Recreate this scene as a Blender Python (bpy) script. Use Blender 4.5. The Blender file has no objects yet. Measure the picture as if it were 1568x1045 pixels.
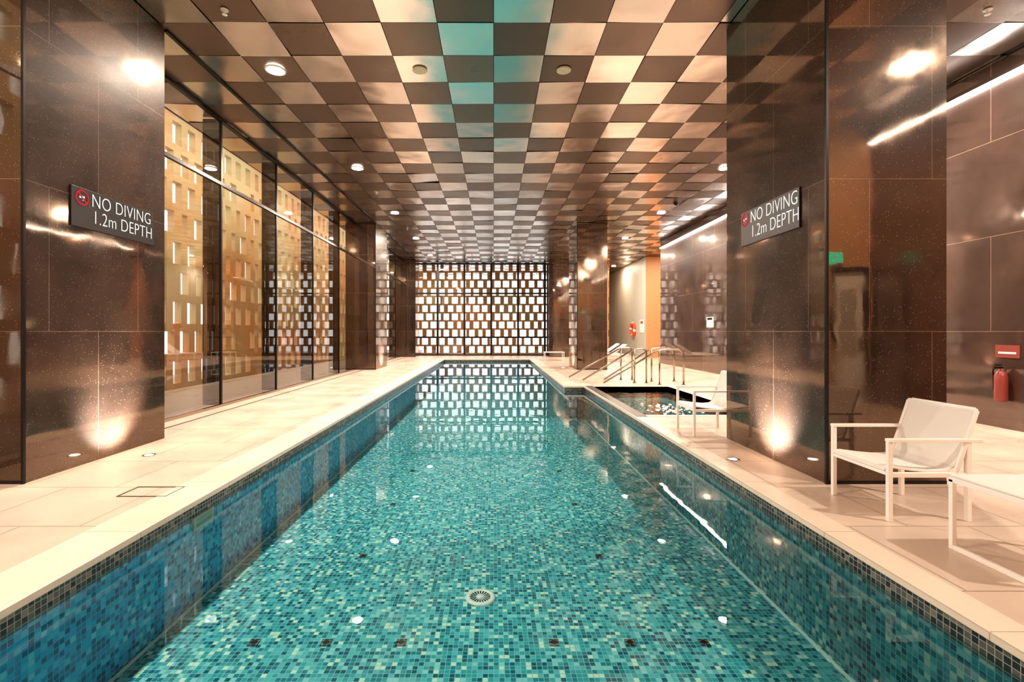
import bpy, math, random
from mathutils import Vector, Matrix
random.seed(7)
h = 1.4
sc = bpy.context.scene
try:
    sc.view_settings.view_transform = 'Standard'
    sc.view_settings.exposure = 0.18
except Exception as e:
    print(e)
try:
    sc.view_settings.look = 'Medium High Contrast'
except Exception as e:
    print(e)

# ---------------------------------------------------------------- materials
def new_mat(name):
    m = bpy.data.materials.new(name); m.use_nodes = True
    nt = m.node_tree; nt.nodes.clear()
    out = nt.nodes.new('ShaderNodeOutputMaterial')
    return m, nt, out
def N(nt, t, **kw):
    n = nt.nodes.new(t)
    for k, v in kw.items(): setattr(n, k, v)
    return n
def pbr(name, col, rough=0.5, metal=0.0, bump=0.0, bscale=5.0, var=0.0, vscale=3.0, coat=0.0, alpha=1.0, col2=None):
    m, nt, out = new_mat(name)
    p = N(nt, 'ShaderNodeBsdfPrincipled')
    p.inputs['Base Color'].default_value = (*col, 1)
    p.inputs['Roughness'].default_value = rough
    p.inputs['Metallic'].default_value = metal
    p.inputs['Coat Weight'].default_value = coat
    p.inputs['Alpha'].default_value = alpha
    tc = N(nt, 'ShaderNodeTexCoord')
    if var > 0 or col2:
        nz = N(nt, 'ShaderNodeTexNoise'); nz.inputs['Scale'].default_value = vscale
        nz.inputs['Detail'].default_value = 4
        nt.links.new(tc.outputs['Object'], nz.inputs['Vector'])
        mr = N(nt, 'ShaderNodeMapRange'); mr.inputs['From Min'].default_value = 0.38; mr.inputs['From Max'].default_value = 0.62
        nt.links.new(nz.outputs['Fac'], mr.inputs['Value'])
        mx = N(nt, 'ShaderNodeMix', data_type='RGBA')
        mx.inputs[6].default_value = (*[c*(1-var) for c in col], 1)
        mx.inputs[7].default_value = (*(col2 or [min(1, c*(1+var)) for c in col]), 1)
        nt.links.new(mr.outputs[0], mx.inputs[0])
        nt.links.new(mx.outputs[2], p.inputs['Base Color'])
    if bump > 0:
        nb = N(nt, 'ShaderNodeTexNoise'); nb.inputs['Scale'].default_value = bscale
        nt.links.new(tc.outputs['Object'], nb.inputs['Vector'])
        b = N(nt, 'ShaderNodeBump'); b.inputs['Strength'].default_value = bump
        b.inputs['Distance'].default_value = 0.02
        nt.links.new(nb.outputs['Fac'], b.inputs['Height'])
        nt.links.new(b.outputs['Normal'], p.inputs['Normal'])
    nt.links.new(p.outputs['BSDF'], out.inputs['Surface'])
    return m
def emis(name, col, s):
    m, nt, out = new_mat(name)
    e = N(nt, 'ShaderNodeEmission'); e.inputs[0].default_value = (*col, 1); e.inputs[1].default_value = s
    nt.links.new(e.outputs[0], out.inputs['Surface'])
    return m
def slab_tile(name, c1, c2, grout, bw, rh, mortar, rough0, rough1, metal=0.0, off=0.5, bump=0.02, bscale=2.0, cloud=0.3, spec=0.5, polish=None, ior=1.8, speck=0.0):
    m, nt, out = new_mat(name)
    L = nt.links.new
    uv = N(nt, 'ShaderNodeUVMap')
    br = N(nt, 'ShaderNodeTexBrick'); br.offset = off; br.offset_frequency = 2
    br.inputs['Scale'].default_value = 1.0
    br.inputs['Brick Width'].default_value = bw
    br.inputs['Row Height'].default_value = rh
    br.inputs['Mortar Size'].default_value = mortar
    br.inputs['Mortar Smooth'].default_value = 0.1
    br.inputs['Color1'].default_value = (*c1, 1); br.inputs['Color2'].default_value = (*c2, 1)
    br.inputs['Mortar'].default_value = (*grout, 1)
    L(uv.outputs[0], br.inputs['Vector'])
    tc = N(nt, 'ShaderNodeTexCoord')
    nz = N(nt, 'ShaderNodeTexNoise'); nz.inputs['Scale'].default_value = 1.6; nz.inputs['Detail'].default_value = 6
    L(tc.outputs['Object'], nz.inputs['Vector'])
    rp = N(nt, 'ShaderNodeMapRange'); rp.inputs['From Min'].default_value = 0.3; rp.inputs['From Max'].default_value = 0.7
    rp.inputs['To Min'].default_value = 1-cloud; rp.inputs['To Max'].default_value = 1+cloud
    L(nz.outputs['Fac'], rp.inputs['Value'])
    mul = N(nt, 'ShaderNodeVectorMath', operation='SCALE')
    L(br.outputs['Color'], mul.inputs[0]); L(rp.outputs[0], mul.inputs['Scale'])
    p = N(nt, 'ShaderNodeBsdfPrincipled'); p.inputs['Metallic'].default_value = metal
    p.inputs['Specular IOR Level'].default_value = spec
    col = mul.outputs[0]
    if speck > 0:
        vo = N(nt, 'ShaderNodeTexVoronoi'); vo.inputs['Scale'].default_value = 60
        L(tc.outputs['Object'], vo.inputs['Vector'])
        wn = N(nt, 'ShaderNodeTexWhiteNoise', noise_dimensions='3D'); L(vo.outputs['Color'], wn.inputs['Vector'])
        g1 = N(nt, 'ShaderNodeMath', operation='GREATER_THAN'); g1.inputs[1].default_value = 0.72; L(wn.outputs['Value'], g1.inputs[0])
        g2 = N(nt, 'ShaderNodeMath', operation='LESS_THAN'); g2.inputs[1].default_value = 0.17; L(vo.outputs['Distance'], g2.inputs[0])
        g3 = N(nt, 'ShaderNodeMath', operation='MULTIPLY'); L(g1.outputs[0], g3.inputs[0]); L(g2.outputs[0], g3.inputs[1])
        g4 = N(nt, 'ShaderNodeMath', operation='MULTIPLY'); g4.inputs[1].default_value = speck; L(g3.outputs[0], g4.inputs[0])
        ms = N(nt, 'ShaderNodeMix', data_type='RGBA'); ms.inputs[7].default_value = (0.6,0.45,0.35,1)
        L(g4.outputs[0], ms.inputs[0]); L(col, ms.inputs[6]); col = ms.outputs[2]
    L(col, p.inputs['Base Color'])
    rr = N(nt, 'ShaderNodeMapRange'); rr.inputs['From Min'].default_value = 0.3; rr.inputs['From Max'].default_value = 0.7
    rr.inputs['To Min'].default_value = rough0; rr.inputs['To Max'].default_value = rough1
    L(nz.outputs['Fac'], rr.inputs['Value']); L(rr.outputs[0], p.inputs['Roughness'])
    nb = N(nt, 'ShaderNodeTexNoise'); nb.inputs['Scale'].default_value = bscale
    L(tc.outputs['Object'], nb.inputs['Vector'])
    b = N(nt, 'ShaderNodeBump'); b.inputs['Strength'].default_value = bump; b.inputs['Distance'].default_value = 0.05
    L(nb.outputs['Fac'], b.inputs['Height']); L(b.outputs['Normal'], p.inputs['Normal'])
    if polish:
        gl = N(nt, 'ShaderNodeBsdfGlossy'); gl.inputs[0].default_value = (*polish, 1)
        r2 = N(nt, 'ShaderNodeMapRange'); r2.inputs['From Min'].default_value = 0.35; r2.inputs['From Max'].default_value = 0.65
        r2.inputs['To Min'].default_value = 0.02; r2.inputs['To Max'].default_value = 0.11
        L(nz.outputs['Fac'], r2.inputs['Value']); L(r2.outputs[0], gl.inputs['Roughness'])
        L(b.outputs['Normal'], gl.inputs['Normal'])
        fz = N(nt, 'ShaderNodeFresnel'); fz.inputs['IOR'].default_value = ior; L(b.outputs['Normal'], fz.inputs['Normal'])
        mx = N(nt, 'ShaderNodeMixShader'); L(fz.outputs[0], mx.inputs[0]); L(p.outputs[0], mx.inputs[1]); L(gl.outputs[0], mx.inputs[2])
        L(mx.outputs[0], out.inputs['Surface'])
    else:
        L(p.outputs['BSDF'], out.inputs['Surface'])
    return m
def mosaic(name, stops, size, grout, rough=0.25, emit=0.0):
    m, nt, out = new_mat(name); L = nt.links.new
    uv = N(nt, 'ShaderNodeUVMap')
    sc_ = N(nt, 'ShaderNodeVectorMath', operation='SCALE'); sc_.inputs['Scale'].default_value = 1/size
    L(uv.outputs[0], sc_.inputs[0])
    fl = N(nt, 'ShaderNodeVectorMath', operation='FLOOR'); L(sc_.outputs[0], fl.inputs[0])
    wn = N(nt, 'ShaderNodeTexWhiteNoise', noise_dimensions='2D'); L(fl.outputs[0], wn.inputs['Vector'])
    cr = N(nt, 'ShaderNodeValToRGB'); cr.color_ramp.interpolation = 'CONSTANT'
    el = cr.color_ramp.elements
    el[0].position = 0; el[0].color = (*stops[0][1], 1)
    el[1].position = stops[1][0]; el[1].color = (*stops[1][1], 1)
    for pos, c in stops[2:]:
        e = el.new(pos); e.color = (*c, 1)
    L(wn.outputs['Value'], cr.inputs['Fac'])
    fr = N(nt, 'ShaderNodeVectorMath', operation='FRACTION'); L(sc_.outputs[0], fr.inputs[0])
    sub = N(nt, 'ShaderNodeVectorMath', operation='SUBTRACT'); sub.inputs[1].default_value = (0.5, 0.5, 0.5); L(fr.outputs[0], sub.inputs[0])
    ab = N(nt, 'ShaderNodeVectorMath', operation='ABSOLUTE'); L(sub.outputs[0], ab.inputs[0])
    sp = N(nt, 'ShaderNodeSeparateXYZ'); L(ab.outputs[0], sp.inputs[0])
    mxm = N(nt, 'ShaderNodeMath', operation='MAXIMUM'); L(sp.outputs[0], mxm.inputs[0]); L(sp.outputs[1], mxm.inputs[1])
    gt = N(nt, 'ShaderNodeMath', operation='GREATER_THAN'); gt.inputs[1].default_value = 0.44; L(mxm.outputs[0], gt.inputs[0])
    mx = N(nt, 'ShaderNodeMix', data_type='RGBA'); mx.inputs[7].default_value = (*grout, 1)
    L(gt.outputs[0], mx.inputs[0]); L(cr.outputs['Color'], mx.inputs[6])
    p = N(nt, 'ShaderNodeBsdfPrincipled'); p.inputs['Roughness'].default_value = rough
    L(mx.outputs[2], p.inputs['Base Color'])
    L(p.outputs['BSDF'], out.inputs['Surface'])
    return m
def glassy(name, tint, ior, rough=0.0, bump=0.0, bscale=3.0, refl=(1,1,1), stretch=None):
    m, nt, out = new_mat(name); L = nt.links.new
    tr = N(nt, 'ShaderNodeBsdfTransparent'); tr.inputs[0].default_value = (*tint, 1)
    gl = N(nt, 'ShaderNodeBsdfGlossy'); gl.inputs['Roughness'].default_value = rough; gl.inputs[0].default_value = (*refl, 1)
    fz = N(nt, 'ShaderNodeFresnel'); fz.inputs['IOR'].default_value = ior
    mx = N(nt, 'ShaderNodeMixShader'); L(fz.outputs[0], mx.inputs[0]); L(tr.outputs[0], mx.inputs[1]); L(gl.outputs[0], mx.inputs[2])
    if bump > 0:
        tc = N(nt, 'ShaderNodeTexCoord')
        mp = N(nt, 'ShaderNodeMapping'); mp.inputs['Scale'].default_value = stretch or (1, 1, 1)
        L(tc.outputs['Object'], mp.inputs['Vector'])
        nb = N(nt, 'ShaderNodeTexNoise'); nb.inputs['Scale'].default_value = bscale; nb.inputs['Detail'].default_value = 2
        L(mp.outputs[0], nb.inputs['Vector'])
        b = N(nt, 'ShaderNodeBump'); b.inputs['Strength'].default_value = bump; b.inputs['Distance'].default_value = 0.02
        L(nb.outputs['Fac'], b.inputs['Height']); L(b.outputs['Normal'], gl.inputs['Normal'])
    L(mx.outputs[0], out.inputs['Surface'])
    return m

M_PILLAR = slab_tile('bronze_porcelain', (0.026,0.017,0.013), (0.036,0.023,0.017), (0.17,0.12,0.09), 0.82*h, 1.0*h, 0.0028, 0.4, 0.5, metal=0.0, bump=0.045, bscale=1.8, cloud=0.4, spec=0.15, polish=(1.0,0.76,0.58), ior=2.1, speck=0.6)
M_RWALL = slab_tile('bronze_wall_porcelain', (0.062,0.038,0.030), (0.085,0.052,0.041), (0.30,0.22,0.17), 1.25*h, 1.0*h, 0.004, 0.35, 0.45, metal=0.0, bump=0.035, bscale=1.5, cloud=0.25, spec=0.2, polish=(1.0,0.80,0.68), ior=2.1)
M_DECK = slab_tile('cream_deck_tile', (0.60,0.50,0.42), (0.66,0.55,0.46), (0.32,0.25,0.20), 0.85, 0.85, 0.005, 0.25, 0.42, off=0.5, bump=0.02, bscale=30, cloud=0.07)
M_COPE = slab_tile('cream_coping_stone', (0.72,0.63,0.53), (0.76,0.66,0.56), (0.48,0.40,0.33), 1.1, 1.1, 0.004, 0.3, 0.45, off=0.0, bump=0.01, bscale=30, cloud=0.05)
FLOOR_ST = [(0,(0.01,0.11,0.16)), (0.14,(0.02,0.22,0.28)), (0.34,(0.045,0.36,0.41)), (0.58,(0.11,0.48,0.52)), (0.79,(0.28,0.64,0.63)), (0.92,(0.64,0.80,0.62))]  # pale tiles in the mix; the lightest stop also paints in glints
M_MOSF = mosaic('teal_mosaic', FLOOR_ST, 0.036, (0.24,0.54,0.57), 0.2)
M_MOSR = mosaic('shaded_teal_mosaic', [(p,tuple(v*.60 for v in c)) for p,c in FLOOR_ST], 0.036, (0.15,0.38,0.43), 0.2)  # darkened floor tile; right pool wall's dimmer light is put into the colour
M_MOSW = mosaic('lit_blue_mosaic', [(0,(0.0,0.18,0.38)), (0.25,(0.005,0.36,0.66)), (0.5,(0.01,0.52,0.86)), (0.78,(0.08,0.66,0.93)), (0.93,(0.3,0.78,0.90))], 0.036, (0.15,0.56,0.82), 0.2)  # brightened tile; vivid light on the left pool wall is painted into it
M_MOSD = mosaic('charcoal_mosaic', [(0,(0.02,0.025,0.03)), (0.35,(0.05,0.06,0.065)), (0.7,(0.10,0.10,0.095)), (0.9,(0.18,0.165,0.14))], 0.036, (0.34,0.31,0.27), 0.25)
M_BLACK = pbr('black_metal', (0.012,0.010,0.009), 0.35, 0.3)
M_BRONZE = pbr('bronze_frame', (0.06,0.042,0.032), 0.35, 0.5)
M_WHITE = pbr('white_powdercoat', (0.92,0.91,0.89), 0.4)
M_SLING = pbr('white_sling_mesh', (0.92,0.91,0.88), 0.7, bump=0.2, bscale=300, alpha=0.88)
M_SCREEN = pbr('ochre_screen', (0.56,0.42,0.20), 0.6, vscale=0.35, col2=(0.60,0.27,0.08))
M_TAN = pbr('tan_paint', (0.62,0.36,0.18), 0.5)
M_GREY = pbr('greygreen_paint', (0.50,0.51,0.46), 0.5)
M_STEEL = pbr('satin_steel', (0.42,0.34,0.28), 0.22, 1.0)
M_PLASTIC = pbr('beige_plastic', (0.7,0.62,0.45), 0.4)
M_WPLAST = pbr('white_plastic', (0.85,0.87,0.82), 0.35)
M_RED = pbr('red_plastic', (0.85,0.10,0.04), 0.4)
M_SIGNR = pbr('sign_red_panel', (0.28,0.06,0.045), 0.4)
M_SIGN = pbr('sign_black', (0.015,0.012,0.011), 0.35)
M_TXT = emis('sign_lettering', (1,0.97,0.92), 0.8)
M_REDTXT = emis('sign_red', (0.9,0.05,0.08), 0.6)
M_GREEN = emis('exit_green', (0.02,0.7,0.4), 4)
M_LED = emis('led_white', (1.0,0.93,0.87), 24)
M_LENS = emis('lamp_lens', (1.0,0.90,0.75), 35)
M_GLASS = glassy('clear_glass', (0.85,0.84,0.81), 2.0)
M_FIN = glassy('grey_glass_fin', (0.25,0.21,0.18), 1.6)
M_WATER = glassy('pool_water', (0.84,0.98,1.0), 1.33, 0.0, bump=0.07, bscale=1.9)
M_SPAWATER = glassy('spa_water', (0.6,0.85,0.85), 1.33, 0.0, bump=0.5, bscale=6)
M_GROUND = pbr('outdoor_paving', (0.36,0.26,0.17), 0.6)
M_SLOT = pbr('slot_dark', (0.12,0.09,0.07), 0.5)

def ceil_mat(name, c, metal, r0, bump):
    m, nt, out = new_mat(name); L = nt.links.new
    at = N(nt, 'ShaderNodeAttribute'); at.attribute_name = 'tvar'
    mr = N(nt, 'ShaderNodeMapRange'); mr.inputs['To Min'].default_value = 0.70; mr.inputs['To Max'].default_value = 1.12
    L(at.outputs['Fac'], mr.inputs['Value'])
    v = N(nt, 'ShaderNodeVectorMath', operation='SCALE'); v.inputs[0].default_value = c
    L(mr.outputs[0], v.inputs['Scale'])
    p = N(nt, 'ShaderNodeBsdfPrincipled'); p.inputs['Metallic'].default_value = metal
    L(v.outputs[0], p.inputs['Base Color'])
    tc = N(nt, 'ShaderNodeTexCoord')
    nz = N(nt, 'ShaderNodeTexNoise'); nz.inputs['Scale'].default_value = 1.5; nz.inputs['Detail'].default_value = 1.5
    L(tc.outputs['Object'], nz.inputs['Vector'])
    rr = N(nt, 'ShaderNodeMapRange'); rr.inputs['To Min'].default_value = r0*0.6; rr.inputs['To Max'].default_value = r0*1.5
    L(nz.outputs['Fac'], rr.inputs['Value']); L(rr.outputs[0], p.inputs['Roughness'])
    b = N(nt, 'ShaderNodeBump'); b.inputs['Strength'].default_value = bump; b.inputs['Distance'].default_value = 0.05
    L(nz.outputs['Fac'], b.inputs['Height']); L(b.outputs['Normal'], p.inputs['Normal'])
    L(p.outputs['BSDF'], out.inputs['Surface'])
    return m
M_CPOL = ceil_mat('ceiling_polished_metal', (0.80,0.72,0.66), 1.0, 0.22, 0.45)
M_CMAT = ceil_mat('ceiling_satin_bronze', (0.22,0.155,0.12), 0.6, 0.32, 0.10)

# ---------------------------------------------------------------- builder
class B:
    def __init__(s): s.v=[]; s.f=[]; s.m=[]; s.mats=[]; s.sm=[]
    def mi(s, mat):
        if mat not in s.mats: s.mats.append(mat)
        return s.mats.index(mat)
    def face(s, pts, mat, smooth=False):
        n=len(s.v); s.v += [tuple(p) for p in pts]; s.f.append(tuple(range(n, n+len(pts)))); s.m.append(s.mi(mat)); s.sm.append(smooth)
    def box(s, x0,x1,y0,y1,z0,z1, mat, sides='xXyYzZ'):
        n=len(s.v); i=s.mi(mat)
        s.v += [(x0,y0,z0),(x1,y0,z0),(x1,y1,z0),(x0,y1,z0),(x0,y0,z1),(x1,y0,z1),(x1,y1,z1),(x0,y1,z1)]
        F={'z':(0,3,2,1),'Z':(4,5,6,7),'y':(0,1,5,4),'Y':(2,3,7,6),'x':(3,0,4,7),'X':(1,2,6,5)}
        for k in sides:
            s.f.append(tuple(n+a for a in F[k])); s.m.append(i); s.sm.append(False)
    def tube(s, pts, r, mat, n=12, rot=0.0, caps=True):
        pts=[Vector(p) for p in pts]; i=s.mi(mat); base=len(s.v)
        up=Vector((0,0,1))
        t0=(pts[1]-pts[0]).normalized()
        if abs(t0.dot(up))>0.9: up=Vector((0,1,0))
        a=(up-t0*up.dot(t0)).normalized()
        for k,p in enumerate(pts):
            if k==0: t=t0; sc_=1
            elif k==len(pts)-1: t=(pts[-1]-pts[-2]).normalized()
            else:
                t=((pts[k]-pts[k-1]).normalized()+(pts[k+1]-pts[k]).normalized()).normalized()
            a=(a-t*a.dot(t)).normalized(); b=t.cross(a)
            for j in range(n):
                an=2*math.pi*j/n+rot
                s.v.append(tuple(p+a*math.cos(an)*r+b*math.sin(an)*r))
        for k in range(len(pts)-1):
            for j in range(n):
                j2=(j+1)%n
                s.f.append((base+k*n+j, base+k*n+j2, base+(k+1)*n+j2, base+(k+1)*n+j)); s.m.append(i); s.sm.append(n>6)
        if caps:
            s.f.append(tuple(base+j for j in range(n))[::-1]); s.m.append(i); s.sm.append(False)
            e=base+(len(pts)-1)*n
            s.f.append(tuple(e+j for j in range(n))); s.m.append(i); s.sm.append(False)
    def lathe(s, prof, c, mat, n=32, axis='z'):
        base=len(s.v); i=s.mi(mat)
        for r,t in prof:
            for j in range(n):
                a=2*math.pi*j/n; ca,sa=r*math.cos(a), r*math.sin(a)
                if axis=='z': s.v.append((c[0]+ca,c[1]+sa,c[2]+t))
                elif axis=='x': s.v.append((c[0]+t,c[1]+ca,c[2]+sa))
                else: s.v.append((c[0]+ca,c[1]+t,c[2]+sa))
        for k in range(len(prof)-1):
            for j in range(n):
                j2=(j+1)%n
                s.f.append((base+k*n+j, base+k*n+j2, base+(k+1)*n+j2, base+(k+1)*n+j)); s.m.append(i); s.sm.append(True)
    def disc(s, c, r, mat, n=32, axis='z'):
        pts=[]
        for j in range(n):
            a=2*math.pi*j/n; ca,sa=r*math.cos(a), r*math.sin(a)
            pts.append((c[0]+ca,c[1]+sa,c[2]) if axis=='z' else ((c[0],c[1]+ca,c[2]+sa) if axis=='x' else (c[0]+ca,c[1],c[2]+sa)))
        s.face(pts, mat)
    def build(s, name, parent=None, bevel=0.0, attr=None):
        me=bpy.data.meshes.new(name); me.from_pydata(s.v,[],s.f)
        for m in s.mats: me.materials.append(m)
        for p,mi,sm in zip(me.polygons,s.m,s.sm): p.material_index=mi; p.use_smooth=sm
        me.update()
        uv=me.uv_layers.new(name='UVMap')
        for p in me.polygons:
            nn=p.normal; ax=max(range(3), key=lambda k: abs(nn[k]))
            for li in p.loop_indices:
                co=me.vertices[me.loops[li].vertex_index].co
                uv.data[li].uv = (co.y,co.z) if ax==0 else ((co.x,co.z) if ax==1 else (co.x,co.y))
        if attr is not None:
            a=me.attributes.new('tvar','FLOAT','FACE')
            for k,val in enumerate(attr): a.data[k].value=val
        o=bpy.data.objects.new(name,me); sc.collection.objects.link(o)
        if parent: o.parent=parent
        if bevel>0:
            md=o.modifiers.new('bevel','BEVEL'); md.width=bevel; md.segments=2; md.limit_method='ANGLE'
        return o
def empty(name, loc=(0,0,0)):
    o=bpy.data.objects.new(name,None); o.location=loc; sc.collection.objects.link(o); o.empty_display_size=0.1; return o
def arc_path(pts, r, n=6):
    pts=[Vector(p) for p in pts]; out=[pts[0]]
    for k in range(1,len(pts)-1):
        a=(pts[k-1]-pts[k]); b=(pts[k+1]-pts[k]); rr=min(r,a.length*.45,b.length*.45)
        p0=pts[k]+a.normalized()*rr; p2=pts[k]+b.normalized()*rr
        for i in range(n+1):
            t=i/n; out.append(p0*(1-t)**2+pts[k]*2*t*(1-t)+p2*t*t)
    out.append(pts[-1]); return out
def light(name, kind, loc, energy, col, parent=None, target=None, **kw):
    l=bpy.data.lights.new(name,kind); l.energy=energy; l.color=col
    for k,v in kw.items(): setattr(l,k,v)
    o=bpy.data.objects.new(name,l); sc.collection.objects.link(o)
    o.location=loc
    if target is not None:
        d=Vector(target)-Vector(loc); o.rotation_euler=d.to_track_quat('-Z','Y').to_euler()
    if parent:
        o.parent=parent; o.location=Vector(loc)-parent.location
    return o

CZ=3.84*h
XL=-3.63*h; XP=-3.08*h; XR=2.18*h; XW=5.25*h
YB=-0.40*h; YF=19.6*h
PL=-1.77*h; PR=1.66*h; PR2=1.30*h; PY0=0.35*h; PYM=8.95*h; PY1=17.0*h
WZ=-0.095*h; FZ=-0.60*h
SX0,SX1,SY0,SY1=1.80*h,3.15*h,5.65*h,8.55*h

# ---------------------------------------------------------------- deck floor
b=B(); t=0.12
def deck(x0,x1,y0,y1): b.box(x0,x1,y0,y1,-0.30,0,M_DECK)
CW=0.27*h
deck(XP-0.78*h-0.1, PL-CW, YB, YF)
deck(PL-CW, PR+0.14*h+CW*0, PY1+CW, YF)
deck(PL-CW, PR+0.14*h, YB, PY0-CW)
deck(PR+0.14*h, 8*h, YB, SY0)
deck(SX1, 8*h, SY0, SY1)
deck(PR+0.14*h, 8*h, SY1, 24*h)
deck(PR2+CW, PR+0.14*h, PYM+CW*0.6, PY1+CW)
b.build('floor')

# pool
pool=empty('swimming_pool')
b=B()
cz0=-0.03*h
def cope(x0,x1,y0,y1,z=0.004): b.box(x0,x1,y0,y1,cz0,z,M_COPE)
cope(PL-CW,PL+0.02,PY0-CW,PY1+CW)
cope(PL+0.02,PR2,PY1-0.02,PY1+CW)
cope(PL+0.02,PR+0.14*h,PY0-CW,PY0+0.02)
cope(PR-0.02,PR+0.14*h,PY0+0.02,SY1+0.1*h)
cope(PR2-0.02,PR+0.14*h,SY1+0.1*h,PYM+CW*0.6)
cope(PR2-0.02,PR2+CW,PYM+CW*0.6,PY1+CW)
b.build('coping', pool, bevel=0.008)
b=B()
def wall(ax, c, a0, a1, z0, z1, mat):
    if ax=='x': b.face([(c,a0,z0),(c,a1,z0),(c,a1,z1),(c,a0,z1)],mat)
    else: b.face([(a0,c,z0),(a1,c,z0),(a1,c,z1),(a0,c,z1)],mat)
zb=WZ-0.02*h
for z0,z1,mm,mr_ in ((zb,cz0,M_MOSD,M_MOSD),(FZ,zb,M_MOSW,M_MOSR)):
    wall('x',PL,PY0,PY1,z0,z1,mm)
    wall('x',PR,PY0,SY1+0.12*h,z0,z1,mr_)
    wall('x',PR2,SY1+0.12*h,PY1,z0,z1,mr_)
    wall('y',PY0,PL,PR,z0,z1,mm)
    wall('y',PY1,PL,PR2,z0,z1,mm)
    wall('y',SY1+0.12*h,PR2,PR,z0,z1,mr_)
b.face([(PL,PY0,FZ),(PR,PY0,FZ),(PR,PY1,FZ),(PL,PY1,FZ)],M_MOSF)
for x0,x1 in ((PL+0.02,PL+0.045),(PR-0.045,PR-0.02)):
    b.box(x0,x1,PY0,SY1,FZ,FZ+0.006,M_WPLAST)
b.build('shell', pool)
b=B(); b.face([(PL,PY0,WZ),(PR,PY0,WZ),(PR,SY1+.12*h,WZ),(PR2,SY1+.12*h,WZ),(PR2,PY1,WZ),(PL,PY1,WZ)],M_WATER)
b.build('water', pool)
b=B()
def inlet(x,y):
    x*=h;y*=h; s=0.036
    b.box(x-s,x+s,y-s,y+s,FZ,FZ+0.006,M_MOSD); b.disc((x,y,FZ+0.008),0.022,M_BLACK,16)
for x in (-1.23,-.86,-.475,.31,.70,1.08): inlet(x,2.43)
for y in (3.37,4.38,5.42,6.9,8.4,10,12):
    for x in (-.93,.75): inlet(x,y)
b.build('floor_inlets', pool)
b=B(); c=(-.08*h,2.84*h,FZ)
b.lathe([(0.125,0),(0.125,0.012),(0.09,0.018),(0.088,0.010),(0.0,0.010)],c,M_WPLAST,40)
for k in range(20):
    a=2*math.pi*k/20; ca,sa=math.cos(a),math.sin(a)
    def q(r,w): return (c[0]+ca*r-sa*w, c[1]+sa*r+ca*w, c[2]+0.0115)
    b.face([q(0.035,-0.0025),q(0.085,-0.008),q(0.085,0.008),q(0.035,0.0025)],M_BLACK)
b.lathe([(0.03,0.01),(0.028,0.02),(0,0.022)],c,M_WPLAST,20)
b.build('main_drain', pool)
b=B()
b.box(PL,PL+0.015,2.78*h,2.98*h,zb-0.09,zb+0.02,M_PLASTIC); b.box(PL+0.015,PL+0.018,2.81*h,2.95*h,zb-0.07,zb,M_GREY)
b.build('skimmer_plate', pool)

# spa
spa=empty('spa_pool')
b=B()
wz=-0.06*h; sz=-0.45*h
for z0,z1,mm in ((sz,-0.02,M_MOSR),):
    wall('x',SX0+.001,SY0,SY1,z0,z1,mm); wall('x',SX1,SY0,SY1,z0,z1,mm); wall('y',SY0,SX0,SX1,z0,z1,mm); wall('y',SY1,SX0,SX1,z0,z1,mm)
b.face([(SX0,SY0,sz),(SX1,SY0,sz),(SX1,SY1,sz),(SX0,SY1,sz)],M_MOSF)
b.box(SX0,SX1,SY1-0.4,SY1,sz,sz+0.35,M_MOSF); b.box(SX1-0.4,SX1,SY0,SY1-0.4,sz,sz+0.35,M_MOSF)
b.build('shell', spa)
b=B(); b.face([(SX0,SY0,wz),(SX1,SY0,wz),(SX1,SY1,wz),(SX0,SY1,wz)],M_SPAWATER); b.build('water',spa)
b=B(); g=0.12*h
b.box(SX0,SX1+g,SY0-g,SY0,-0.02,0.005,M_COPE); b.box(SX0,SX1+g,SY1,SY1+g,-0.02,0.005,M_COPE); b.box(SX1,SX1+g,SY0,SY1,-0.02,0.005,M_COPE)
b.box(PR+0.005,SX0,SY0-g,SY1+g*.8,-0.02,0.008,M_MOSD)
b.build('coping',spa)
b=B()
for k in range(90):
    x=2.35*h+random.gauss(0,.2); y=6.5*h+random.gauss(0,.35); r=random.uniform(0.01,0.035)
    b.lathe([(r,0),(r*.8,r*.3),(r*.4,r*.5),(0,r*.55)],(x,y,wz),M_WPLAST,10)
b.build('bubbles',spa)

# ---------------------------------------------------------------- ceiling
b=B(); attr=[]
T=0.52*h; y_off=4.353*h
for i in range(-8,14):
    for j in range(-10,39):
        x0=i*T; x1=x0+T; y0=y_off+j*T; y1=y0+T
        if x1<-4.0*h or y0>24*h or y1<YB: continue
        pol=((i+(j-1))%2==0)
        g=0.004; tx=random.gauss(0,0.011); ty=random.gauss(0,0.011)
        def z(x,y): return CZ+(x-x0-T/2)*tx+(y-y0-T/2)*ty
        P=[(x0+g,y0+g),(x0+g,y1-g),(x1-g,y1-g),(x1-g,y0+g)]
        b.face([(x,y,z(x,y)) for x,y in P], M_CPOL if pol else M_CMAT); attr.append(random.random())
b.box(-4.2*h,8*h,YB,24*h,CZ+0.02,CZ+0.2,M_BLACK); attr+= [0.5]*6
b.build('ceiling', attr=attr)
b=B(); b.box(XP-0.03,XP+0.02,4.45*h,12.35*h,CZ-0.03,CZ-0.005,M_BLACK); b.box(XP-0.03,XP+0.02,13.7*h,18.55*h,CZ-0.03,CZ-0.005,M_BLACK)
b.build('trim_1')

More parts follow.
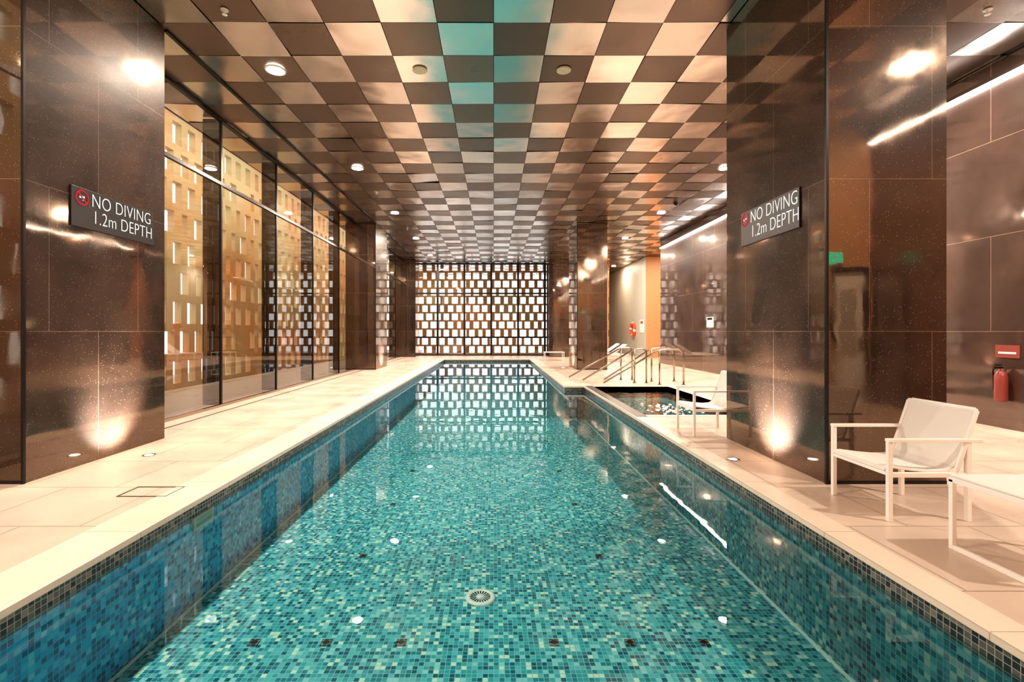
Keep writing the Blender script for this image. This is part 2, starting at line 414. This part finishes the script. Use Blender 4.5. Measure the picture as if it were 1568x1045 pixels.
# ---------------------------------------------------------------- columns
def column(x0,x1,y0,y1,inner):
    b=B(); b.box(x0,x1,y0,y1,0,CZ-0.012,M_PILLAR)
    e=0.012
    xi = x1 if inner>0 else x0
    b.box(xi-e,xi+e,y0-e,y0+e,0,CZ-0.012,M_BLACK)
    b.box(x0,x1,y0-0.004,y0,0,0.03,M_BLACK)
    b.build('column')
W=0.785*h
for y0,y1 in ((3.10*h,4.43*h),(12.35*h,13.66*h),(18.6*h,19.5*h)):
    column(XP-W,XP,y0,y1,1)
    column(XR,XR+W,y0,y1,-1)

# ---------------------------------------------------------------- walls
b=B(); b.box(XW,XW+0.2,YB,14.9*h,0,CZ-0.012,M_RWALL); b.build('wall_right')
b=B(); b.box(5.75*h,8*h,17.9*h,24*h,0,CZ-0.012,M_TAN,'yYzZX'); b.face([(5.75*h,17.9*h,0),(5.75*h,24*h,0),(5.75*h,24*h,CZ-.012),(5.75*h,17.9*h,CZ-.012)],M_GREY); b.build('wall_service_block')
b=B(); b.box(4.75*h,5.75*h,23.8*h,24*h,0,CZ-0.012,M_GREY); b.build('wall_far')
b=B(); b.box(4.6*h,4.74*h,YF,24*h,0,CZ-0.012,M_TAN); b.build('wall_return')
b=B(); b.box(XW+.2,8*h,14.7*h,14.9*h,0,CZ-0.012,M_TAN); b.build('wall_recess')
b=B(); b.box(8*h,8*h+.2,14.7*h,17.9*h,0,CZ-0.012,M_TAN); b.build('wall_recess_side')
b=B()
D0,D1,DH=4.70*h,5.22*h,1.89*h
b.box(-4.0*h,D0,YB-0.15,YB,0,CZ-0.012,M_TAN); b.box(D1,8*h,YB-0.15,YB,0,CZ-0.012,M_TAN); b.box(D0,D1,YB-0.15,YB,DH,CZ-0.012,M_TAN)
b.build('wall_back')
d=empty('door_1')
b=B(); b.box(D0,D0+.07,YB-.12,YB+.02,0,DH,M_BRONZE); b.box(D1-.07,D1,YB-.12,YB+.02,0,DH,M_BRONZE); b.box(D0+.07,D1-.07,YB-.12,YB+.02,DH-.08,DH,M_BRONZE); b.build('frame',d)
b=B(); b.box(D0+.07,D1-.07,YB-.09,YB-.05,0.01,DH-.08,M_WPLAST); b.box(D0+.2,D1-.2,YB-.05,YB-.045,.9,DH-.4,M_GREY); b.box(D1-.16,D1-.12,YB-.05,YB,1.0,1.3,M_STEEL); b.build('leaf',d)
b=B(); b.box(4.60*h,4.84*h,YB,YB+.05,1.93*h,2.10*h,M_WPLAST); b.box(4.61*h,4.83*h,YB+.05,YB+.055,1.94*h,2.09*h,M_GREEN); b.box(4.70*h,4.73*h,YB+.055,YB+.058,1.97*h,2.06*h,M_WPLAST); b.build('exit_sign')

# ---------------------------------------------------------------- glazing left & far
w=empty('window_1')
ys=[-0.1,1.5,3.1,4.7,6.3,7.9,9.5,11.1,12.7,14.3,15.9,17.5,19.1]
b=B(); b.face([(XL,YB,0.03),(XL,YF,0.03),(XL,YF,CZ-.02),(XL,YB,CZ-.02)],M_GLASS); b.build('glass',w)
b=B()
for y in ys:
    b.box(XL-0.33,XL-0.01,y*h-0.015,y*h+0.015,0.03,CZ-.02,M_FIN)
b.build('fins',w)
b=B()
for y in ys:
    b.box(XL-0.02,XL+0.02,y*h-0.02,y*h+0.02,0.03,CZ-.02,M_BLACK)
b.box(XL-0.035,XL+0.035,YB,YF,0,0.045,M_STEEL)
b.box(XL-0.03,XL+0.03,YB,YF,2.96*h-.03,2.96*h+.03,M_BLACK)
b.box(XL-0.035,XL+0.035,YB,YF,CZ-.07,CZ-.02,M_BLACK)
b.build('frame',w)
w=empty('window_2')
b=B(); b.face([(XP-W,YF,0.03),(4.6*h,YF,0.03),(4.6*h,YF,CZ-.02),(XP-W,YF,CZ-.02)],M_GLASS); b.build('glass',w)
b=B()
for k in range(-1,8):
    x=(-2.32+1.11*k)*h
    if x<4.5*h: b.box(x-0.055,x+0.055,YF-.04,YF+.1,0,CZ-.02,M_BLACK)
for z in (0.02,0.76*h,2.57*h,CZ-.06): b.box(XP-W,4.6*h,YF-.03,YF+.05,z-.045,z+.045,M_BLACK)
b.build('frame',w)

# ---------------------------------------------------------------- perforated screens
def screen(name, axis, c, a0, a1, top, thick, ph, pv, sw, sh, extra):
    b=B(); row=0; z=0.0
    def bx(u0,u1,z0,z1):
        if axis=='x': b.box(c-thick,c,u0,u1,z0,z1,M_SCREEN)
        else: b.box(u0,u1,c,c+thick,z0,z1,M_SCREEN)
    while z<top:
        bx(a0,a1,z,z+pv-sh)
        u=a0+(ph/2 if row%2 else 0); prev=a0
        while u<a1-ph*.2:
            ww=sw*random.choice((0.7,1.0,1.0,1.15)); s0=u+ph*.5-ww/2
            if s0>prev:
                if random.random()>extra: bx(prev,s0,z+pv-sh,z+pv); prev=s0+ww
            u+=ph
        bx(min(prev,a1-.01),a1,z+pv-sh,z+pv)
        z+=pv; row+=1
    bx(a0,a1,z,z+0.1)
    return b.build(name)
screen('facade_screen','x',-5.3*h,-1*h,21*h,4.6*h,0.16,0.38*h,0.50*h,0.205*h,0.37*h,0.05)
screen('facade_screen','y',20.5*h,-5.2*h,5*h,4.6*h,0.15,0.37*h,0.355*h,0.235*h,0.285*h,0.0)
b=B(); b.box(-5.3*h-3,XP-W-0.1,-1*h,26*h,-0.3,-0.01,M_GROUND); b.box(XP-W-0.1,4.6*h,YF,22*h,-0.3,-0.01,M_GROUND); b.build('ground_terrace')

# ---------------------------------------------------------------- signs
def sign(x, ya, yb, z0, z1, side):
    yc=(ya+yb)/2; zc=(z0+z1)/2; wd=abs(yb-ya); ht=z1-z0
    e=empty('no_diving_sign',(x,yc,zc)); 
    e.rotation_euler=(math.pi/2,0,math.pi/2 if side>0 else -math.pi/2)
    b=B(); b.box(-wd/2,wd/2,-ht/2,ht/2,0.001,0.016,M_SIGN); b.build('panel',e,bevel=.002)
    for s,y,xx,tgt in (("NO DIVING",0.030*h,-0.245*h,0.61*h),("1.2m DEPTH",-0.095*h,-0.235*h,.60*h)):
        cu=bpy.data.curves.new('lettering','FONT'); cu.body=s; cu.size=0.145*h; cu.extrude=0.001; cu.space_character=1.03; cu.offset=-0.003
        cu.materials.append(M_TXT)
        o=bpy.data.objects.new('lettering',cu); sc.collection.objects.link(o); o.parent=e; o.location=(xx,y,0.018)
        bpy.context.view_layer.update()
        wdt=o.dimensions[0]
        o.scale=(tgt/wdt,1,1)
    b=B()
    r=0.058*h; cx,cy=-0.325*h,0.075*h
    n=32
    for k in range(n):
        a0=2*math.pi*k/n;a1=2*math.pi*(k+1)/n
        b.face([(cx+r*.8*math.cos(a0),cy+r*.8*math.sin(a0),.0185),(cx+r*math.cos(a0),cy+r*math.sin(a0),.0185),(cx+r*math.cos(a1),cy+r*math.sin(a1),.0185),(cx+r*.8*math.cos(a1),cy+r*.8*math.sin(a1),.0185)],M_REDTXT)
    d=r*.62
    b.face([(cx-d-.006,cy+d-.006,.0187),(cx+d-.006,cy-d-.006,.0187),(cx+d+.006,cy-d+.006,.0187),(cx-d+.006,cy+d+.006,.0187)],M_REDTXT)
    b.face([(cx-d*.7,cy-.01,.0184),(cx+d*.6,cy+.0,.0184),(cx+d*.6,cy+.02,.0184),(cx-d*.7,cy+.012,.0184)],M_TXT)
    b.face([(cx+d*.1,cy-.03,.0184),(cx+d*.35,cy-.03,.0184),(cx+d*.35,cy-.01,.0184),(cx+d*.1,cy-.01,.0184)],M_TXT)
    b.build('pictogram',e)
sign(XP,3.44*h,4.27*h,1.775*h,2.07*h,1)
sign(XR,3.36*h,4.15*h,1.74*h,2.03*h,-1)

# ---------------------------------------------------------------- furniture
def sheet(b, pts, w0, w1, th, mat):
    n=len(pts)
    up=[];lo=[]
    for k,(x,z) in enumerate(pts):
        a=pts[max(0,k-1)]; c=pts[min(n-1,k+1)]
        dx,dz=c[0]-a[0],c[1]-a[1]; l=math.hypot(dx,dz)
        up.append((x-dz/l*th/2,z+dx/l*th/2)); lo.append((x+dz/l*th/2,z-dx/l*th/2))
    for k in range(n-1):
        b.face([(up[k][0],w0,up[k][1]),(up[k+1][0],w0,up[k+1][1]),(up[k+1][0],w1,up[k+1][1]),(up[k][0],w1,up[k][1])],mat,True)
        b.face([(lo[k][0],w1,lo[k][1]),(lo[k+1][0],w1,lo[k+1][1]),(lo[k+1][0],w0,lo[k+1][1]),(lo[k][0],w0,lo[k][1])],mat,True)
        for ww in (w0,w1):
            b.face([(up[k][0],ww,up[k][1]),(lo[k][0],ww,lo[k][1]),(lo[k+1][0],ww,lo[k+1][1]),(up[k+1][0],ww,up[k+1][1])],mat)
    for k in (0,n-1):
        b.face([(up[k][0],w0,up[k][1]),(up[k][0],w1,up[k][1]),(lo[k][0],w1,lo[k][1]),(lo[k][0],w0,lo[k][1])],mat)
def chair(x,y,rz=0):
    e=empty('patio_armchair',(x,y,0)); e.rotation_euler=(0,0,rz)
    Wd=0.60; Dp=0.67; A=0.585; s=0.016
    b=B()
    for yy in (s,Wd-s):
        b.box(0,2*s,yy-s,yy+s,0.0,A,M_WHITE)
        b.box(0,Dp+.02,yy-s-.006,yy+s+.006,A,A+0.024,M_WHITE)
        b.box(Dp-2*s-.06,Dp-.06,yy-s,yy+s,0.0,A,M_WHITE)
        b.box(0.03,Dp-.1,yy-s,yy+s,0.325,0.36,M_WHITE)
        b.tube([(0.50,yy,0.34),(0.555,yy,0.50),(0.66,yy,0.815)],0.017,M_WHITE,8)
    b.box(0.0,2*s,2*s,Wd-2*s,0.335,0.37,M_WHITE)
    b.box(0.50,0.53,2*s,Wd-2*s,0.315,0.345,M_WHITE)
    b.tube([(0.66,s,0.815),(0.66,Wd-s,0.815)],0.017,M_WHITE,8)
    b.build('frame',e,bevel=.004)
    b=B()
    sheet(b,[(-0.005,.365),(0.01,.388),(0.05,.392),(0.2,.372),(0.36,.358),(0.46,.366),(0.515,.40),(0.545,.46),(0.60,.63),(0.655,.80),(0.672,.83),(0.685,.80)],2*s+.002,Wd-2*s-.002,0.012,M_SLING)
    b.build('sling',e)
    return e
chair(2.07*h,2.48*h)
chair(1.90*h,4.50*h)
e=empty('footstool',(2.10*h,1.83*h,0))
b=B(); L_=0.60; Wd=0.50; H_=0.47; s=.014
for yy in (s,Wd-s):
    for xx in (s,L_-s): b.box(xx-s,xx+s,yy-s,yy+s,0.0,H_-.02,M_WHITE)
for xx in (s,L_-s):
    b.box(xx-s,xx+s,2*s,Wd-2*s,0,2*s,M_WHITE)
b.box(0,L_,0,2*s,H_-.04,H_-.005,M_WHITE); b.box(0,L_,Wd-2*s,Wd,H_-.04,H_-.005,M_WHITE)
b.box(0,2*s,2*s,Wd-2*s,H_-.04,H_-.005,M_WHITE); b.box(L_-2*s,L_,2*s,Wd-2*s,H_-.04,H_-.005,M_WHITE)
b.build('frame',e,bevel=.003)
b=B(); b.box(0.004,L_-.004,0.004,Wd-.004,H_-.004,H_+.008,M_SLING); b.build('top',e,bevel=.003)
def lounger(x,y):
    e=empty('sun_lounger',(x,y,0))
    b=B()
    for yy in (.02,.63):
        b.box(0,1.9,yy-.018,yy+.018,.30,.335,M_WHITE)
        for xx in (.1,1.75): b.box(xx-.018,xx+.018,yy-.018,yy+.018,0,.30,M_WHITE)
        b.tube([(1.15,yy,.33),(1.8,yy,.78)],.015,M_WHITE,8)
    b.tube([(1.8,.02,.78),(1.8,.63,.78)],.015,M_WHITE,8)
    b.build('frame',e)
    b=B(); sheet(b,[(0,.345),(1.1,.345),(1.16,.36),(1.8,.80)],.03,.62,.012,M_SLING); b.build('sling',e)
lounger(3.1*h,15.6*h); lounger(3.1*h,16.5*h)
e=empty('side_table',(1.75*h,16.2*h,0)); b=B()
for xx in (0,.9):
    for yy in (0,.5): b.box(xx,xx+.03,yy,yy+.03,0,.38,M_WHITE)
b.box(-.02,.95,-.02,.55,.38,.41,M_WHITE); b.build('table_body',e,bevel=.004)

# handrails
def rail(y, xa, xb, xc, zbot, two=True):
    b=B(); zt=0.66*h
    path=arc_path([(xa*h,y*h,zbot),(xb*h,y*h,zt),(xc*h,y*h,zt),(xc*h,y*h,0.0)],0.18)
    b.tube(path,0.024,M_STEEL,12)
    b.tube([(xb*h,y*h,0),(xb*h,y*h,zt)],0.022,M_STEEL,12)
    for xx in (xb,xc): b.lathe([(.05,0.0),(.05,.012),(.022,.016)],(xx*h,y*h,.0),M_STEEL,16)
    b.build('pool_handrail')
rail(9.15,1.72,2.72,2.95,.08)
rail(9.75,1.55,2.62,2.85,.08)
rail(8.85,2.05,3.10,3.55,.05)
rail(9.45,2.2,3.15,3.60,.05)

# life ring & notices
b=B(); R,r=0.25*h,0.055*h; cx,cy,cz=5.75*h-0.078,19.4*h,1.08*h
n1,n2=40,12; base=0
for i in range(n1):
    for j in range(n2):
        pts=[]
        for (ii,jj) in ((i,j),(i+1,j),(i+1,j+1),(i,j+1)):
            a=2*math.pi*ii/n1; c_=2*math.pi*jj/n2; rr=R+r*math.cos(c_)
            pts.append((cx+r*math.sin(c_),cy+rr*math.cos(a),cz+rr*math.sin(a)))
        b.face(pts, M_WPLAST if (i%10)<2 else M_RED, True)
b.build('life_ring')
b=B(); b.box(5.75*h-.02,5.75*h,18.1*h,18.6*h,0.95*h,1.45*h,M_WPLAST); b.box(5.75*h-.024,5.75*h-.02,18.2*h,18.5*h,1.3*h,1.4*h,M_RED); b.build('safety_notice')
b=B(); b.box(XW-.02,XW,11.3*h,11.65*h,1.1*h,1.35*h,M_WPLAST); b.box(XW-.024,XW-.02,11.35*h,11.6*h,1.28*h,1.33*h,M_BLACK); b.build('wall_notice')
b=B(); b.box(XW-.01,XW,4.72*h,4.95*h,0.73*h,0.86*h,M_SIGNR); b.box(XW-.012,XW-.01,4.75*h,4.92*h,0.77*h,0.79*h,M_WPLAST); b.build('extinguisher_sign')
e=empty('fire_extinguisher',(XW-.09,4.84*h,.40)); b=B()
b.lathe([(0,0),(.06,0),(.072,.02),(.072,.36),(.05,.42),(.022,.44),(.022,.47),(0,.47)],(0,0,0),M_SIGNR,24)
b.box(-.10,.02,-.012,.012,.47,.49,M_BLACK); b.box(-.09,.0,-.012,.012,.51,.525,M_BLACK)
b.tube(arc_path([(0,.02,.48),(0,.11,.46),(0,.10,.15)],.05),.009,M_BLACK,8)
b.box(.06,.09,-.02,.02,.2,.4,M_STEEL)
b.build('cylinder_and_valve',e)

# deck details
b=B(); b.box(-3.40*h,-3.37*h,4.5*h,12.3*h,0,0.003,M_SLOT); b.box(-3.40*h,-3.37*h,13.7*h,18.5*h,0,0.003,M_SLOT); b.build('slot_drain')
b=B()
x0,x1,y0,y1=-2.28*h,-1.98*h,2.86*h,3.04*h
x1=min(x1,PL-CW-.004+0.0) if False else x1
for a in ((x0,x1,y0,y0+.008),(x0,x1,y1-.008,y1),(x0,x0+.008,y0,y1),(x1-.008,x1,y0,y1)): b.box(*a,0,0.006,M_SLOT)
b.build('access_cover')

# ---------------------------------------------------------------- lights
WARM=(1.0,0.82,0.67)
def downlight(x,y,e=230):
    x*=h;y*=h
    p=empty('recessed_downlight',(x,y,CZ))
    b=B(); b.lathe([(0.125,-0.004),(0.15,-0.004),(0.15,-0.018),(0.13,-0.022),(0.125,-0.004)],(0,0,-0.01),M_WPLAST,28)
    b.lathe([(0.0,-0.028),(0.126,-0.028)],(0,0,0),M_LENS,28); b.build('trim_ring',p)
    light('lamp','AREA',(x,y,CZ-0.036),e,WARM,parent=p,shape='DISK',size=0.25)
for y in (1.2,5.12,8.2,11.3,14.4,17.6):
    downlight(-2.36,y); downlight(4.0 if y!=1.2 else 4.39,y)
downlight(5.2,20.5,80); downlight(6.6,16.3,110)  # extra downlights added to brighten the grey-green block wall
def up(x,y,tx):
    x*=h;y*=h; p=empty('floor_uplight',(x,y,0))
    b=B(); b.lathe([(0.045,0.003),(0.065,0.006),(0.07,0)],(0,0,0),M_STEEL,24); b.disc((0,0,0.004),0.045,M_LENS,24); b.build('fitting',p)
    light('lamp','SPOT',(x,y,0.02),950,(1,.84,.72),parent=p,target=(tx*h,y,0.42),spot_size=1.5,spot_blend=1.0,shadow_soft_size=0.06)
up(-2.78,3.82,-3.08); up(1.87,3.70,2.18); up(-2.81,13.0,-3.08); up(1.9,13.0,2.18)
p=empty('led_strip_light'); b=B()
b.box(XW-.075,XW-.004,YB+.1,14.85*h,3.62*h,3.66*h,M_BRONZE); b.box(XW-.065,XW-.01,YB+.1,14.85*h,3.595*h,3.62*h,M_LED); b.build('profile',p)
for x in (-.80,.76):
    b=B(); b.lathe([(0.11,0),(0.11,-.012),(0.095,-.018),(0,-.014)],(x*h,5.13*h,CZ-.008),M_PLASTIC,32); b.build('ceiling_speaker')
for x,y in ((-2.37,4.17),(4.35,4.17),(-2.37,9.6),(3.6,12.9),(-2.37,13)):
    b=B(); b.lathe([(0.045,0),(0.045,-.01),(0.014,-.014),(0.012,-.05),(0.03,-.055),(0.03,-.062),(0,-.062)],(x*h,y*h,CZ-.008),M_WPLAST,20); b.build('fire_sprinkler')
b=B(); b.lathe([(0.07,0),(0.07,-.03),(0.055,-.07),(0.03,-.095),(0,-.1)],(4.0*h,10.4*h,CZ-.008),M_BLACK,24); b.build('security_camera')

def flood(loc, e, col, xax, d, length):  # unseen warm lamps added above the sightline to light the screens
    p=empty('unseen_floodlight',loc)
    q=light('lamp','AREA',loc,e,col,parent=p,shape='RECTANGLE',size=length,size_y=0.3)
    zax=-Vector(d).normalized(); xax=Vector(xax); yax=zax.cross(xax)
    q.rotation_euler=Matrix((xax,yax,zax)).transposed().to_euler()
flood((-4.1*h,9*h,4.4*h),300,(1,.72,.42),(0,1,0),(-0.35,0,-1),20*h)
flood((0,19.95*h,4.3*h),220,(1,.72,.42),(1,0,0),(0,0.3,-1),9*h)

# ---------------------------------------------------------------- world
wd=bpy.data.worlds.new('world'); sc.world=wd; wd.use_nodes=True
bg=wd.node_tree.nodes['Background']; bg.inputs[0].default_value=(0.92,0.96,1.0,1); bg.inputs[1].default_value=2.0

# ---------------------------------------------------------------- camera
cam=bpy.data.cameras.new('camera'); co=bpy.data.objects.new('camera',cam); sc.collection.objects.link(co)
co.location=(0,0,h); co.rotation_euler=(math.pi/2,0,0)
cam.sensor_width=36; cam.lens=725/1568*36; cam.shift_x=0.0179; cam.shift_y=-0.0094; cam.clip_start=0.05; cam.clip_end=300
sc.camera=co
